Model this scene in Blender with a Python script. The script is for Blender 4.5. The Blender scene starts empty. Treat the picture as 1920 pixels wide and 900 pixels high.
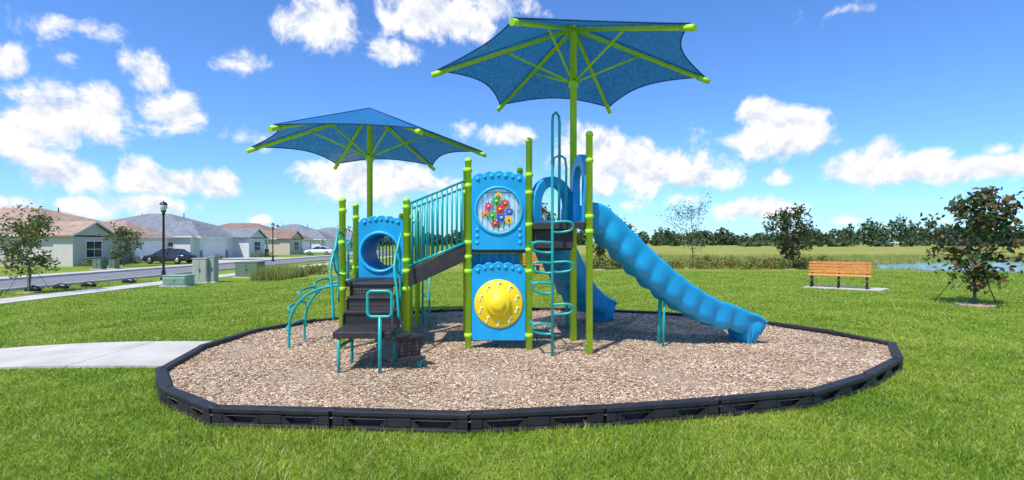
import bpy, math, random
import numpy as np
from mathutils import Vector, Matrix
random.seed(5); rng=np.random.default_rng(7)
sc=bpy.context.scene
F=920.0; EYE=1.6
pi=math.pi
# ---------------------------------------------------------------- helpers
def link(o): sc.collection.objects.link(o); return o
def group(name,loc=(0,0,0),rz=0.0):
    e=bpy.data.objects.new(name,None); e.empty_display_size=.2
    e.location=loc; e.rotation_euler=(0,0,rz); link(e); return e
def adopt(o,parent,world=True):
    if parent is None: return o
    o.parent=parent
    if world: o.matrix_parent_inverse=Matrix.Translation(-Vector(parent.location))
    return o
def mesh(name,vs,fs,mat,parent=None,smooth=False,world=True):
    me=bpy.data.meshes.new(name); me.from_pydata([tuple(v) for v in vs],[],fs); me.update()
    if smooth: me.polygons.foreach_set('use_smooth',[len(f)<=4 for f in fs])
    for m in (mat if isinstance(mat,(list,tuple)) else [mat]): me.materials.append(m)
    o=bpy.data.objects.new(name,me); link(o); adopt(o,parent,world); return o
def bigmesh(name,V,nper,mat,parent=None,world=True):
    V=np.asarray(V,dtype=np.float32).reshape(-1,3); n=len(V)//nper
    me=bpy.data.meshes.new(name); me.vertices.add(len(V)); me.vertices.foreach_set('co',V.ravel())
    me.loops.add(n*nper); me.loops.foreach_set('vertex_index',np.arange(n*nper,dtype=np.int32))
    me.polygons.add(n); me.polygons.foreach_set('loop_start',np.arange(n,dtype=np.int32)*nper)
    me.polygons.foreach_set('loop_total',np.full(n,nper,dtype=np.int32))
    me.update(calc_edges=True); me.materials.append(mat)
    o=bpy.data.objects.new(name,me); link(o); adopt(o,parent,world); return o
def bevel(o,w=.01,s=2):
    m=o.modifiers.new('bev','BEVEL'); m.width=w; m.segments=s; m.limit_method='ANGLE'; return o
def box(name,x0,x1,y0,y1,z0,z1,mat,parent=None,bv=0,world=True):
    vs=[(x0,y0,z0),(x1,y0,z0),(x1,y1,z0),(x0,y1,z0),(x0,y0,z1),(x1,y0,z1),(x1,y1,z1),(x0,y1,z1)]
    fs=[(0,3,2,1),(4,5,6,7),(0,1,5,4),(1,2,6,5),(2,3,7,6),(3,0,4,7)]
    o=mesh(name,vs,fs,mat,parent,world=world)
    if bv: bevel(o,bv)
    return o
def prism(name,pts,z0,z1,mat,parent=None,bv=0,shrink=1.0,world=True):
    n=len(pts); cx=sum(p[0] for p in pts)/n; cy=sum(p[1] for p in pts)/n
    vs=[(cx+(p[0]-cx)*shrink,cy+(p[1]-cy)*shrink,z0) for p in pts]+[(p[0],p[1],z1) for p in pts]
    fs=[tuple(range(n-1,-1,-1)),tuple(range(n,2*n))]+[(i,(i+1)%n,n+(i+1)%n,n+i) for i in range(n)]
    o=mesh(name,vs,fs,mat,parent,world=world)
    if bv: bevel(o,bv)
    return o
def orbox(name,p,q,thick,z0,z1,mat,parent=None,bv=0,off=0,world=True):
    d=Vector((q[0]-p[0],q[1]-p[1])).normalized(); n=Vector((d.y,-d.x))
    a=[(p[0]+n.x*(off+s*thick/2),p[1]+n.y*(off+s*thick/2)) for s in (1,-1)]
    b=[(q[0]+n.x*(off+s*thick/2),q[1]+n.y*(off+s*thick/2)) for s in (1,-1)]
    return prism(name,[a[0],b[0],b[1],a[1]],z0,z1,mat,parent,bv,world=world)
def catmull(pts,sub=8,closed=False):
    P=[Vector(p) for p in pts]; n=len(P); out=[]
    segs=n if closed else n-1
    for i in range(segs):
        if closed: a,b,c,d=P[(i-1)%n],P[i],P[(i+1)%n],P[(i+2)%n]
        else: a=P[i-1] if i>0 else P[0]*2-P[1]; b=P[i]; c=P[i+1]; d=P[i+2] if i+2<n else P[-1]*2-P[-2]
        for k in range(sub):
            t=k/sub
            out.append(.5*((2*b)+(c-a)*t+(2*a-5*b+4*c-d)*t*t+(3*b-a-3*c+d)*t**3))
    if not closed: out.append(P[-1])
    return out
def tube_geo(P,r,seg=8,closed=False):
    P=[Vector(p) for p in P]; n=len(P); vs=[];fs=[]
    T=[]
    for i in range(n):
        a=P[(i-1)%n] if (closed or i>0) else P[i]; b=P[(i+1)%n] if (closed or i<n-1) else P[i]
        T.append((b-a).normalized())
    up=Vector((0,0,1)) if abs(T[0].z)<.9 else Vector((1,0,0))
    N=(up-T[0]*up.dot(T[0])).normalized()
    for i in range(n):
        N=(N-T[i]*N.dot(T[i])); N.normalize(); B=T[i].cross(N)
        rr=r[i] if isinstance(r,(list,tuple)) else r
        for k in range(seg):
            a=2*pi*k/seg; vs.append(P[i]+(N*math.cos(a)+B*math.sin(a))*rr)
    for i in range(n if closed else n-1):
        j=(i+1)%n
        for k in range(seg):
            fs.append((i*seg+k,i*seg+(k+1)%seg,j*seg+(k+1)%seg,j*seg+k))
    if not closed:
        fs.append(tuple(range(seg-1,-1,-1))); fs.append(tuple((n-1)*seg+k for k in range(seg)))
    return vs,fs
def join_geo(lst):
    V=[];Fs=[]
    for v,f in lst:
        o=len(V); V+=list(v); Fs+=[tuple(i+o for i in ff) for ff in f]
    return V,Fs
def tube(name,pts,r,mat,parent=None,sub=0,closed=False,seg=10,world=True):
    P=catmull(pts,sub,closed) if sub else pts
    v,f=tube_geo(P,r,seg,closed)
    return mesh(name,v,f,mat,parent,True,world)
def tubes(name,lst,r,mat,parent=None,seg=8,world=True):
    v,f=join_geo([tube_geo(p,r,seg) for p in lst]); return mesh(name,v,f,mat,parent,True,world)
def lathe_geo(c,prof,seg=16,axis='z'):
    vs=[];fs=[];n=len(prof)
    for r,h in prof:
        for k in range(seg):
            a=2*pi*k/seg
            if axis=='z': vs.append((c[0]+r*math.cos(a),c[1]+r*math.sin(a),c[2]+h))
            else: vs.append((c[0]+r*math.cos(a),c[1]-h,c[2]+r*math.sin(a)))
    for i in range(n-1):
        for k in range(seg):
            q=(i*seg+k,i*seg+(k+1)%seg,(i+1)*seg+(k+1)%seg,(i+1)*seg+k)
            fs.append(q)
    fs.append(tuple(range(seg-1,-1,-1))); fs.append(tuple((n-1)*seg+k for k in range(seg)))
    return vs,fs
def lathe(name,c,prof,mat,parent=None,seg=20,axis='z',world=True):
    v,f=lathe_geo(c,prof,seg,axis); return mesh(name,v,f,mat,parent,True,world)
def plate(name,outer,holes,origin,udir,thick,mat,parent=None,bev=.008):
    cu=bpy.data.curves.new(name,'CURVE'); cu.dimensions='2D'; cu.fill_mode='BOTH'
    cu.extrude=max(thick/2-bev,.001); cu.bevel_depth=bev; cu.bevel_resolution=1
    for loop in [outer]+holes:
        sp=cu.splines.new('POLY'); sp.points.add(len(loop)-1)
        for i,p in enumerate(loop): sp.points[i].co=(p[0],p[1],0,1)
        sp.use_cyclic_u=True
    ob=bpy.data.objects.new(name+'_c',cu); link(ob)
    dg=bpy.context.evaluated_depsgraph_get()
    me=bpy.data.meshes.new_from_object(ob.evaluated_get(dg)); bpy.data.objects.remove(ob)
    u=Vector((udir[0],udir[1],0)).normalized(); w=u.cross(Vector((0,0,1)))
    Mx=Matrix(((u.x,0,w.x,origin[0]),(u.y,0,w.y,origin[1]),(0,1,0,origin[2]),(0,0,0,1)))
    me.transform(Mx); me.materials.clear(); me.materials.append(mat)
    o=bpy.data.objects.new(name,me); link(o); adopt(o,parent); return o
def circ(cx,cy,r,n=40): return [(cx+r*math.cos(2*pi*i/n),cy+r*math.sin(2*pi*i/n)) for i in range(n)]
# ---------------------------------------------------------------- materials
def newmat(name):
    m=bpy.data.materials.new(name); m.use_nodes=True; nt=m.node_tree
    return m,nt,nt.nodes['Principled BSDF']
def pmat(name,col,rough=.5,var=.12,scale=6,metal=0,bump=0,bscale=80,spec=.5):
    m,nt,b=newmat(name); N=nt.nodes; L=nt.links
    tc=N.new('ShaderNodeTexCoord'); n=N.new('ShaderNodeTexNoise'); n.inputs['Scale'].default_value=scale; n.inputs['Detail'].default_value=6
    L.new(tc.outputs['Object'],n.inputs['Vector'])
    cr=N.new('ShaderNodeValToRGB'); cr.color_ramp.elements[0].position=.3; cr.color_ramp.elements[1].position=.7
    cr.color_ramp.elements[0].color=tuple(c*(1-var) for c in col)+(1,); cr.color_ramp.elements[1].color=tuple(min(1,c*(1+var)) for c in col)+(1,)
    L.new(n.outputs['Fac'],cr.inputs['Fac']); L.new(cr.outputs['Color'],b.inputs['Base Color'])
    b.inputs['Roughness'].default_value=rough; b.inputs['Metallic'].default_value=metal
    b.inputs['Specular IOR Level'].default_value=spec
    if bump:
        n2=N.new('ShaderNodeTexNoise'); n2.inputs['Scale'].default_value=bscale; n2.inputs['Detail'].default_value=4
        L.new(tc.outputs['Object'],n2.inputs['Vector'])
        bp=N.new('ShaderNodeBump'); bp.inputs['Strength'].default_value=bump; bp.inputs['Distance'].default_value=.02
        L.new(n2.outputs['Fac'],bp.inputs['Height']); L.new(bp.outputs['Normal'],b.inputs['Normal'])
    return m
def island_mat(name,stops,rough=.7,trans=0.0,big=None):
    m,nt,b=newmat(name); N=nt.nodes; L=nt.links
    g=N.new('ShaderNodeNewGeometry'); cr=N.new('ShaderNodeValToRGB'); e=cr.color_ramp.elements
    while len(e)<len(stops): e.new(.5)
    for i,(p,c) in enumerate(stops): e[i].position=p; e[i].color=c+(1,)
    L.new(g.outputs['Random Per Island'],cr.inputs['Fac']); out=cr.outputs['Color']
    if big:
        n=N.new('ShaderNodeTexNoise'); n.inputs['Scale'].default_value=big[0]; n.inputs['Detail'].default_value=6; n.inputs['Roughness'].default_value=.65
        tc=N.new('ShaderNodeTexCoord'); L.new(tc.outputs['Object'],n.inputs['Vector'])
        r2=N.new('ShaderNodeValToRGB'); r2.color_ramp.elements[0].position=.36; r2.color_ramp.elements[1].position=.66
        r2.color_ramp.elements[0].color=big[1]+(1,); r2.color_ramp.elements[1].color=big[2]+(1,)
        L.new(n.outputs['Fac'],r2.inputs['Fac'])
        mx=N.new('ShaderNodeMix'); mx.data_type='RGBA'; mx.blend_type='MULTIPLY'; mx.inputs['Factor'].default_value=1
        L.new(out,mx.inputs['A']); L.new(r2.outputs['Color'],mx.inputs['B']); out=mx.outputs['Result']
    L.new(out,b.inputs['Base Color']); b.inputs['Roughness'].default_value=rough
    b.inputs['Specular IOR Level'].default_value=.25
    if trans:
        t=N.new('ShaderNodeBsdfTranslucent'); L.new(out,t.inputs['Color']); ms=N.new('ShaderNodeMixShader'); ms.inputs[0].default_value=trans
        L.new(b.outputs[0],ms.inputs[1]); L.new(t.outputs[0],ms.inputs[2]); L.new(ms.outputs[0],N['Material Output'].inputs['Surface'])
    return m
LIME=pmat('lime_powdercoat',(.47,.80,.04),.35,.06,4)
TEAL=pmat('teal_powdercoat',(.010,.37,.34),.35,.08,5)
BLUE=pmat('blue_plastic',(.006,.34,.66),.42,.12,3,bump=.06,bscale=200)
BLUE2=pmat('blue_plastic_rim',(.02,.42,.74),.40,.05,3)
YEL=pmat('yellow_plastic',(.90,.66,.012),.40,.05,3)
PALE=pmat('pale_print',(.9,.87,.55),.5,.03,3)
BLACK=pmat('black_plastic_border',(.019,.017,.019),.55,.4,8,bump=.25,bscale=90)
DECK=pmat('black_vinyl',(.030,.024,.025),.55,.35,9,bump=.1)
def perf():
    m,nt,b=newmat('perforated_vinyl'); N=nt.nodes; L=nt.links
    tc=N.new('ShaderNodeTexCoord'); v=N.new('ShaderNodeTexVoronoi'); v.inputs['Randomness'].default_value=0; v.inputs['Scale'].default_value=24
    L.new(tc.outputs['Object'],v.inputs['Vector']); cr=N.new('ShaderNodeValToRGB')
    cr.color_ramp.elements[0].position=.30; cr.color_ramp.elements[0].color=(.12,.10,.09,1)
    cr.color_ramp.elements[1].position=.36; cr.color_ramp.elements[1].color=(.028,.022,.022,1)
    L.new(v.outputs['Distance'],cr.inputs['Fac']); L.new(cr.outputs['Color'],b.inputs['Base Color']); b.inputs['Roughness'].default_value=.5
    return m
PERF=perf()
def fabric():
    m,nt,b=newmat('shade_mesh_fabric'); N=nt.nodes; L=nt.links
    tc=N.new('ShaderNodeTexCoord'); n=N.new('ShaderNodeTexNoise'); n.inputs['Scale'].default_value=38; n.inputs['Detail'].default_value=6; n.inputs['Roughness'].default_value=.7
    L.new(tc.outputs['Object'],n.inputs['Vector'])
    cr=N.new('ShaderNodeValToRGB'); cr.color_ramp.elements[0].position=.38; cr.color_ramp.elements[0].color=(.003,.11,.32,1)
    cr.color_ramp.elements[1].position=.64; cr.color_ramp.elements[1].color=(.010,.22,.50,1)
    L.new(n.outputs['Fac'],cr.inputs['Fac']); L.new(cr.outputs['Color'],b.inputs['Base Color']); b.inputs['Roughness'].default_value=.75
    t=N.new('ShaderNodeBsdfTranslucent'); L.new(cr.outputs['Color'],t.inputs['Color'])
    ms=N.new('ShaderNodeMixShader'); ms.inputs[0].default_value=.23
    L.new(b.outputs[0],ms.inputs[1]); L.new(t.outputs[0],ms.inputs[2])
    tr=N.new('ShaderNodeBsdfTransparent'); ms2=N.new('ShaderNodeMixShader')
    mr=N.new('ShaderNodeMapRange'); mr.inputs['From Min'].default_value=.4; mr.inputs['From Max'].default_value=.7; mr.inputs['To Min'].default_value=.0; mr.inputs['To Max'].default_value=.20
    L.new(n.outputs['Fac'],mr.inputs['Value']); L.new(mr.outputs['Result'],ms2.inputs[0])
    L.new(ms.outputs[0],ms2.inputs[1]); L.new(tr.outputs[0],ms2.inputs[2]); L.new(ms2.outputs[0],N['Material Output'].inputs['Surface'])
    return m
FAB=fabric()
HEM=pmat('fabric_hem',(.004,.05,.18),.7)
CONC=pmat('concrete',(.53,.49,.42),.85,.16,1.5,bump=.2,bscale=60)
ASPH=pmat('asphalt',(.20,.195,.195),.9,.15,1.2,bump=.3,bscale=120)
WOOD=pmat('bench_slat_wood',(.62,.25,.06),.5,.2,7)
IRON=pmat('black_iron',(.012,.012,.013),.4,.2,8)
BARK=pmat('bark',(.15,.11,.08),.9,.3,20,bump=.4)
GLASSW=pmat('window_glass',(.03,.04,.05),.08,.3,1)
WHITE=pmat('white_paint',(.76,.75,.72),.6,.05,2)
# ---------------------------------------------------------------- terrain
def gz(x,y=0):
    t=min(1,max(0,(-x-5.5)/8.5)); return -.5*t*t*(3-2*t)
gzv=np.vectorize(lambda x: gz(x))
def ground_material():
    m,nt,b=newmat('lawn_and_field'); N=nt.nodes; L=nt.links
    tc=N.new('ShaderNodeTexCoord'); sp=N.new('ShaderNodeSeparateXYZ'); L.new(tc.outputs['Object'],sp.inputs[0])
    def noise(s,d=6,r=.6):
        n=N.new('ShaderNodeTexNoise'); n.inputs['Scale'].default_value=s; n.inputs['Detail'].default_value=d; n.inputs['Roughness'].default_value=r
        L.new(tc.outputs['Object'],n.inputs['Vector']); return n.outputs['Fac']
    def ramp(fac,stops):
        cr=N.new('ShaderNodeValToRGB'); e=cr.color_ramp.elements
        while len(e)<len(stops): e.new(.5)
        for i,(p,c) in enumerate(stops): e[i].position=p; e[i].color=c+(1,)
        L.new(fac,cr.inputs['Fac']); return cr.outputs['Color']
    def mp(v,a,bb):
        q=N.new('ShaderNodeMapRange'); q.inputs['From Min'].default_value=a; q.inputs['From Max'].default_value=bb; L.new(v,q.inputs['Value']); return q.outputs['Result']
    def ma(op,a,bb):
        q=N.new('ShaderNodeMath'); q.operation=op
        for i,x in enumerate((a,bb)):
            if isinstance(x,(int,float)): q.inputs[i].default_value=x
            else: L.new(x,q.inputs[i])
        return q.outputs[0]
    def mix(f,a,bb,t='MIX'):
        q=N.new('ShaderNodeMix'); q.data_type='RGBA'; q.blend_type=t
        if isinstance(f,(int,float)): q.inputs['Factor'].default_value=f
        else: L.new(f,q.inputs['Factor'])
        L.new(a,q.inputs['A']); L.new(bb,q.inputs['B']); return q.outputs['Result']
    lawn=ramp(noise(.5,9,.75),[(.3,(.12,.21,.015)),(.48,(.19,.29,.025)),(.60,(.27,.33,.045)),(.75,(.38,.35,.12))])
    fine=ramp(noise(14,6,.75),[(.3,(.6,.65,.5)),(.7,(1.2,1.15,1.2))])
    lawn=mix(1.0,lawn,fine,'MULTIPLY')
    field=ramp(noise(.06,8,.7),[(.3,(.23,.27,.04)),(.5,(.34,.34,.07)),(.7,(.42,.38,.13))])
    f2=ramp(noise(.9,8,.8),[(.3,(.6,.62,.5)),(.7,(1.1,1.1,1.1))]); field=mix(1.0,field,f2,'MULTIPLY')
    yy=ma('ADD',sp.outputs[1],ma('MULTIPLY',noise(.25),4.0))
    msk=ma('MULTIPLY',mp(yy,30,33),mp(sp.outputs[0],-14,-11))
    col=mix(msk,lawn,field); L.new(col,b.inputs['Base Color']); b.inputs['Roughness'].default_value=.9; b.inputs['Specular IOR Level'].default_value=.15
    bp=N.new('ShaderNodeBump'); bp.inputs['Strength'].default_value=.6; bp.inputs['Distance'].default_value=.05
    L.new(noise(20,5,.7),bp.inputs['Height']); L.new(bp.outputs['Normal'],b.inputs['Normal'])
    return m
xs=[-2500,-800,-300,-100,-40,-20]+[-14+.5*i for i in range(19)]+[-4,0,5,10,20,40,100,300,800,2500]
ys=[-200,-30,0,10,20,40,80,160,300,600,1200,3000]
vs=[(x,y,gz(x)) for y in ys for x in xs]; nx=len(xs)
fs=[(j*nx+i,j*nx+i+1,(j+1)*nx+i+1,(j+1)*nx+i) for j in range(len(ys)-1) for i in range(nx-1)]
mesh('ground',vs,fs,ground_material(),smooth=True)
def strip(name,x0,x1,y0,y1,dz,mat,n=1,parent=None,th=0):
    vs=[];fs=[]
    for i in range(n+1):
        x=x0+(x1-x0)*i/n; z=gz(x)+dz; vs+=[(x,y0,z),(x,y1,z),(x,y0,z-.1),(x,y1,z-.1)]
    for i in range(n):
        a=4*i; b=a+4; fs+=[(a,b,b+1,a+1),(a,a+2,b+2,b),(a+1,b+1,b+3,a+3)]
    fs+=[(0,1,3,2),(4*n,4*n+2,4*n+3,4*n+1)]
    return mesh(name,vs,fs,mat,parent)
gp=group('concrete_path',(-10,7,0)); x=-4.2; k=0
while x>-17.4:
    x1=max(x-1.5,-17.4); strip('slab_%d'%k,x1+.012,x,6.27,7.83,.03,CONC,3,gp); x=x1; k+=1
gp=group('sidewalk',(-18.2,30,-.5)); y=-6; k=0
while y<90:
    strip('slab_%d'%k,-18.9,-17.4,y,y+1.485,.03,CONC,1,gp); y+=1.5; k+=1
gp=group('sidewalk',(-30.3,30,-.5)); strip('slab',-31,-29.5,0,100,.03,CONC,1,gp)
strip('road',-28,-22,-20,120,.004,ASPH,1)
for xk in (-28.15,-22.0):
    box('kerb',xk,xk+.15,-20,120,-.55,-.38,CONC,None,.02)
# ---------------------------------------------------------------- mulch bed + border
BP=[(-3.476,4.86),(-2.62,4.267),(-1.55,4.194),(-.356,4.10),(.812,4.267),(1.90,4.488),(2.916,4.748),(3.956,5.39),(4.88,6.133),(5.5,7.05),(5.25,8.05),(4.70,8.95),(3.98,9.72),(3.05,10.3),(1.9,10.72),(.75,10.88),(-.4,10.88),(-1.55,10.65),(-2.75,10.1),(-3.75,9.2),(-4.3,8.1),(-4.38,6.85),(-4.06,5.6)]
def inside(X,Y,poly,grow=0):
    c=np.zeros(len(X),bool); cx=sum(p[0] for p in poly)/len(poly); cy=sum(p[1] for p in poly)/len(poly)
    P=[(cx+(p[0]-cx)*(1+grow),cy+(p[1]-cy)*(1+grow)) for p in poly]; n=len(P)
    for i in range(n):
        x0,y0=P[i]; x1,y1=P[(i+1)%n]
        if y0==y1: continue
        t=((y0>Y)!=(y1>Y))&(X<(x1-x0)*(Y-y0)/(y1-y0)+x0); c^=t
    return c
MZ=.10
MB=pmat('mulch_base',(.38,.27,.18),.95,.4,30,bump=.8,bscale=60)
n=len(BP); mesh('mulch_bed',[(p[0],p[1],MZ) for p in BP],[tuple(range(n))],MB)
N=240000; u=rng.random(N); Y=4.1*(10.9/4.1)**u; X=rng.uniform(-4.5,5.6,N)
k=inside(X,Y,BP,-.012); X=X[k];Y=Y[k];N=len(X)
Ls=rng.uniform(.006,.021,N)*(1+Y*.03); W=rng.uniform(.0022,.0052,N)*(1+Y*.05); a=rng.uniform(0,2*pi,N); ti=rng.normal(0,.17,N); ro=rng.normal(0,.28,N)
ux=np.stack([np.cos(a)*np.cos(ti),np.sin(a)*np.cos(ti),np.sin(ti)],1)*Ls[:,None]
vx=np.stack([-np.sin(a)*np.cos(ro),np.cos(a)*np.cos(ro),np.sin(ro)],1)*W[:,None]
C=np.stack([X,Y,MZ+rng.uniform(.003,.014,N)+.012*np.sin(X*3.1+Y)*np.cos(Y*2.3)],1)
V=np.stack([C-ux-vx*.7,C+ux*.9-vx,C+ux+vx*.8,C-ux*.85+vx],1)
CH=island_mat('wood_chips',[(0,(.18,.11,.06)),(.15,(.42,.285,.175)),(.5,(.62,.455,.30)),(.75,(.76,.59,.42)),(1,(.88,.75,.60))],.85,big=(.9,(.86,.82,.76),(1.12,1.10,1.08)))
bigmesh('wood_chips',V,4,CH)
gb=group('playground_border',(0.5,4.2,0))
HB=.162
for i in range(n):
    p=Vector(BP[i]); q=Vector(BP[(i+1)%n]); d=(q-p); d.normalize(); nn=Vector((d.y,-d.x))
    j=random.uniform(-.008,.010); p2=p+d*.012; q2=q-d*.012
    H=HB+j; L2=(q2-p2).length
    def bb(a,b,o0,o1,z0,z1,nm):
        A=p2+d*a; B=p2+d*b
        prism('%s_%d'%(nm,i),[tuple(A+nn*o1),tuple(B+nn*o1),tuple(B+nn*o0),tuple(A+nn*o0)],z0,z1,BLACK,gb,.010)
    bb(0,L2,-.08,-.05,-.03,H-.045,'plate')
    bb(0,L2,-.09,.012,H-.047,H,'top_rail')
    bb(0,L2,-.048,.010,-.03,.035,'foot_rail')
    for a,b in ((.0,.10),(L2*.5-.10,L2*.5+.10),(L2-.10,L2)):
        bb(a,b,-.048,.004,.036,H-.049,'rib')
    for a,b in ((.102,.19),(L2*.5-.102,L2*.5-.18),(L2*.5+.102,L2*.5+.18),(L2-.102,L2-.19)):
        A=p2+d*a;B=p2+d*b; z0=.036;z1=H-.050
        vv=[]
        for o in (-.047,.001):
            vv+=[(A.x+nn.x*o,A.y+nn.y*o,z0),(B.x+nn.x*o,B.y+nn.y*o,z0),(A.x+nn.x*o,A.y+nn.y*o,z1)]
        mesh('gusset_%d'%i,vv,[(0,1,2),(5,4,3),(0,3,4,1),(1,4,5,2),(2,5,3,0)],BLACK,gb)
    lathe('stake_cap_%d'%i,(p.x-nn.x*.038,p.y-nn.y*.038,H-.02),[(.045,0),(.045,.021),(.03,.027)],BLACK,gb,12)
# ---------------------------------------------------------------- play structure
ps=group('play_structure',(-.4,7.4,MZ))
def post(nm,x,y,top,collars=(),parent=ps,r=.045,base=MZ-.05):
    prof=[(r,base),(r,top-.03),(r+.007,top-.03),(r+.007,top+.0),(r*.9,top+.02),(r*.4,top+.035)]
    geo=[lathe_geo((x,y,0),prof,18)]
    for c in collars: geo.append(lathe_geo((x,y,0),[(r+.001,c-.028),(r+.012,c-.022),(r+.012,c+.022),(r+.001,c+.028)],18))
    v,f=join_geo(geo); return mesh(nm,v,f,LIME,parent,True)
A=(-2.385,6.9);Bp=(-2.5,7.85);Cc=(-1.485,6.9);D=(-1.62,7.78)
P1=(-.615,6.9);P2=(.24,6.9);P3=(.127,7.8);P4=(-.73,7.8)
T1=(1.036,6.57);T2=(.933,7.46)
R1=(-2.6,8.97);R2=(-1.73,8.97);R3=(-2.2,9.75)
LO=1.05;MI=1.525;HI=1.885
post('post_a',*A,2.2,(.95,1.15,1.6,2.05)); post('post_b',*Bp,2.2,(1.0,1.2,2.0)); post('post_c',*Cc,2.2,(.95,1.2,1.35,1.7,2.1)); post('post_d',*D,2.2,(1.,2.0))
post('post_e',*P1,2.76,(.3,1.2,1.4,1.6,2.4,2.62)); post('post_f',*P2,3.04,(.3,1.2,1.5,1.85,2.3,2.55)); post('post_g',*P3,2.76,(1.5,2.4)); post('post_h',*P4,2.76,(1.5,2.4))
post('post_i',*T1,3.06,(1.75,1.95,2.7)); post('post_j',*R2,2.15,(1.,2.0)); post('post_k',*R3,2.15,(1.,2.0))
prism('low_deck',[A,Cc,D,Bp],LO-.07,LO,DECK,ps,.01); prism('mid_deck',[P1,P2,P3,P4],MI-.07,MI,DECK,ps,.01)
prism('high_deck',[P2,T1,T2],HI-.07,HI,DECK,ps,.01); prism('rear_deck',[R1,R2,R3],LO-.07,LO,DECK,ps,.01)
orbox('kick_plate',(.24,6.93),(.9,7.43),.02,MI-.04,HI-.075,DECK,ps)
orbox('deck_lip',(.30,6.86),(.98,6.58),.03,HI-.10,HI-.005,DECK,ps,.006)
orbox('riser_high',(.29,6.95),(.84,6.75),.015,MI,HI-.11,DECK,ps)
def slant(nm,x0,x1,zt0,zb0,zt1,zb1,y,th,mat,sk=0):
    vs=[(x0,y,zb0),(x1,y,zb1),(x1,y,zt1),(x0,y,zt0)]; vs+=[(a,b+th,c) for a,b,c in vs]
    fs=[(0,1,2,3),(7,6,5,4),(0,4,5,1),(1,5,6,2),(2,6,7,3),(3,7,4,0)]
    return bevel(mesh(nm,vs,fs,mat,ps),.006)
slant('stair_stringer',-1.44,-.66,1.21,.98,1.58,1.34,6.86,.04,DECK)
slant('stair_stringer_back',-1.56,-.76,1.21,.98,1.58,1.34,7.72,.04,DECK)
for i in range(3):
    x=-1.42+.25*i; z=LO+.12*(i+1); box('tread_%d'%i,x-.02,x+.26,6.91,7.71,z-.05,z,DECK,ps,.006)
def railing(nm,p,q,zt0,zb0,zt1,zb1,nb):
    L=[]
    P=Vector((p[0],p[1],0));Q=Vector((q[0],q[1],0))
    z=Vector((0,0,1))
    L.append([P+z*zt0,Q+z*zt1]); L.append([P+z*zb0,Q+z*zb1])
    for i in range(nb):
        t=(i+.7)/(nb+.4); a=P.lerp(Q,t); L.append([a+z*(zb0+(zb1-zb0)*t),a+z*(zt0+(zt1-zt0)*t)])
    g=[tube_geo(l,.013 if k>1 else .018,8) for k,l in enumerate(L)]
    v,f=join_geo(g); mesh(nm,v,f,TEAL,ps,True)
railing('stair_rail',(-1.45,6.86),(-.65,6.86),2.14,1.27,2.47,1.60,11)
railing('stair_rail_back',(-1.58,7.76),(-.76,7.78),2.14,1.27,2.47,1.60,11)
railing('deck_rail_back',(-.70,7.8),(.10,7.8),2.4,1.62,2.4,1.62,9)
railing('rear_rail',(-1.75,9.0),(-2.18,9.7),1.98,1.15,1.98,1.15,7)
railing('rear_rail_b',(-2.55,9.03),(-2.25,9.7),1.98,1.15,1.98,1.15,7)
def outline(w,h,lob=5,sh=.10):
    pts=[(-w/2+.02,0),(w/2-.02,0),(w/2,.02),(w/2,h-sh-.02)]
    m=40
    for i in range(m+1):
        t=i/m; x=w/2-.012-(w-.024)*t; s=abs(math.sin(pi*lob*t)); arch=math.sin(pi*t)**.7
        pts.append((x,h-sh+arch*(sh-.03)+s*.03))
    pts+=[(-w/2,h-sh-.02),(-w/2,.02)]
    return pts
def bubbles(nm,cx,y,ztop,w,ns=7,sh=.1):
    g=[]
    for i in range(ns):
        t=(i+.5)/ns; x=cx-w/2+w*t; z=ztop-.06-(1-math.sin(pi*t)**.7)*(sh-.03)
        r=.032 if i%2==0 else .022
        g.append(lathe_geo((x,y,z),[(r,0),(r*.95,.010),(r*.6,.020),(r*.15,.024)],14,'y'))
    v,f=join_geo(g); mesh(nm,v,f,BLUE2,ps,True)
def ring(nm,cx,y,cz,R,r,mat): tube(nm,[(cx+R*math.cos(2*pi*i/40),y,cz+R*math.sin(2*pi*i/40)) for i in range(40)],r,mat,ps,closed=True)
cx=-.1875
plate('flower_panel',outline(.745,1.10),[circ(.0,.545,.315)],(cx,6.9,1.505),(1,0),.05,BLUE,ps)
ring('window_rim',cx,6.872,2.05,.325,.022,BLUE2); bubbles('bubbles_top',cx,6.875,2.60,.68)
for sgn in (-1,1):
    v,f=join_geo([lathe_geo((cx+sgn*.30,6.875,1.60+.09*k),[(.03,0),(.02,.012),(.005,.015)],12,'y') for k in range(3)]); mesh('bubbles_side',v,f,BLUE2,ps,True)
def clear():
    m,nt,b=newmat('clear_acrylic'); N=nt.nodes; L=nt.links
    tr=N.new('ShaderNodeBsdfTransparent'); tr.inputs[0].default_value=(.93,.95,.96,1)
    b.inputs['Base Color'].default_value=(.62,.66,.68,1); b.inputs['Roughness'].default_value=.15
    tc=N.new('ShaderNodeTexCoord'); n=N.new('ShaderNodeTexNoise'); n.inputs['Scale'].default_value=9; n.inputs['Detail'].default_value=5; L.new(tc.outputs['Object'],n.inputs['Vector'])
    mr=N.new('ShaderNodeMapRange'); mr.inputs['From Min'].default_value=.35; mr.inputs['From Max'].default_value=.65; mr.inputs['To Min'].default_value=.45; mr.inputs['To Max'].default_value=.8; L.new(n.outputs['Fac'],mr.inputs['Value'])
    ms=N.new('ShaderNodeMixShader'); L.new(mr.outputs['Result'],ms.inputs[0]); L.new(b.outputs[0],ms.inputs[1]); L.new(tr.outputs[0],ms.inputs[2]); L.new(ms.outputs[0],N['Material Output'].inputs['Surface'])
    return m
CLR=clear()
lathe('window_pane',(cx,6.91,2.05),[(.318,0),(.318,.01)],CLR,ps,40,'y')
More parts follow.
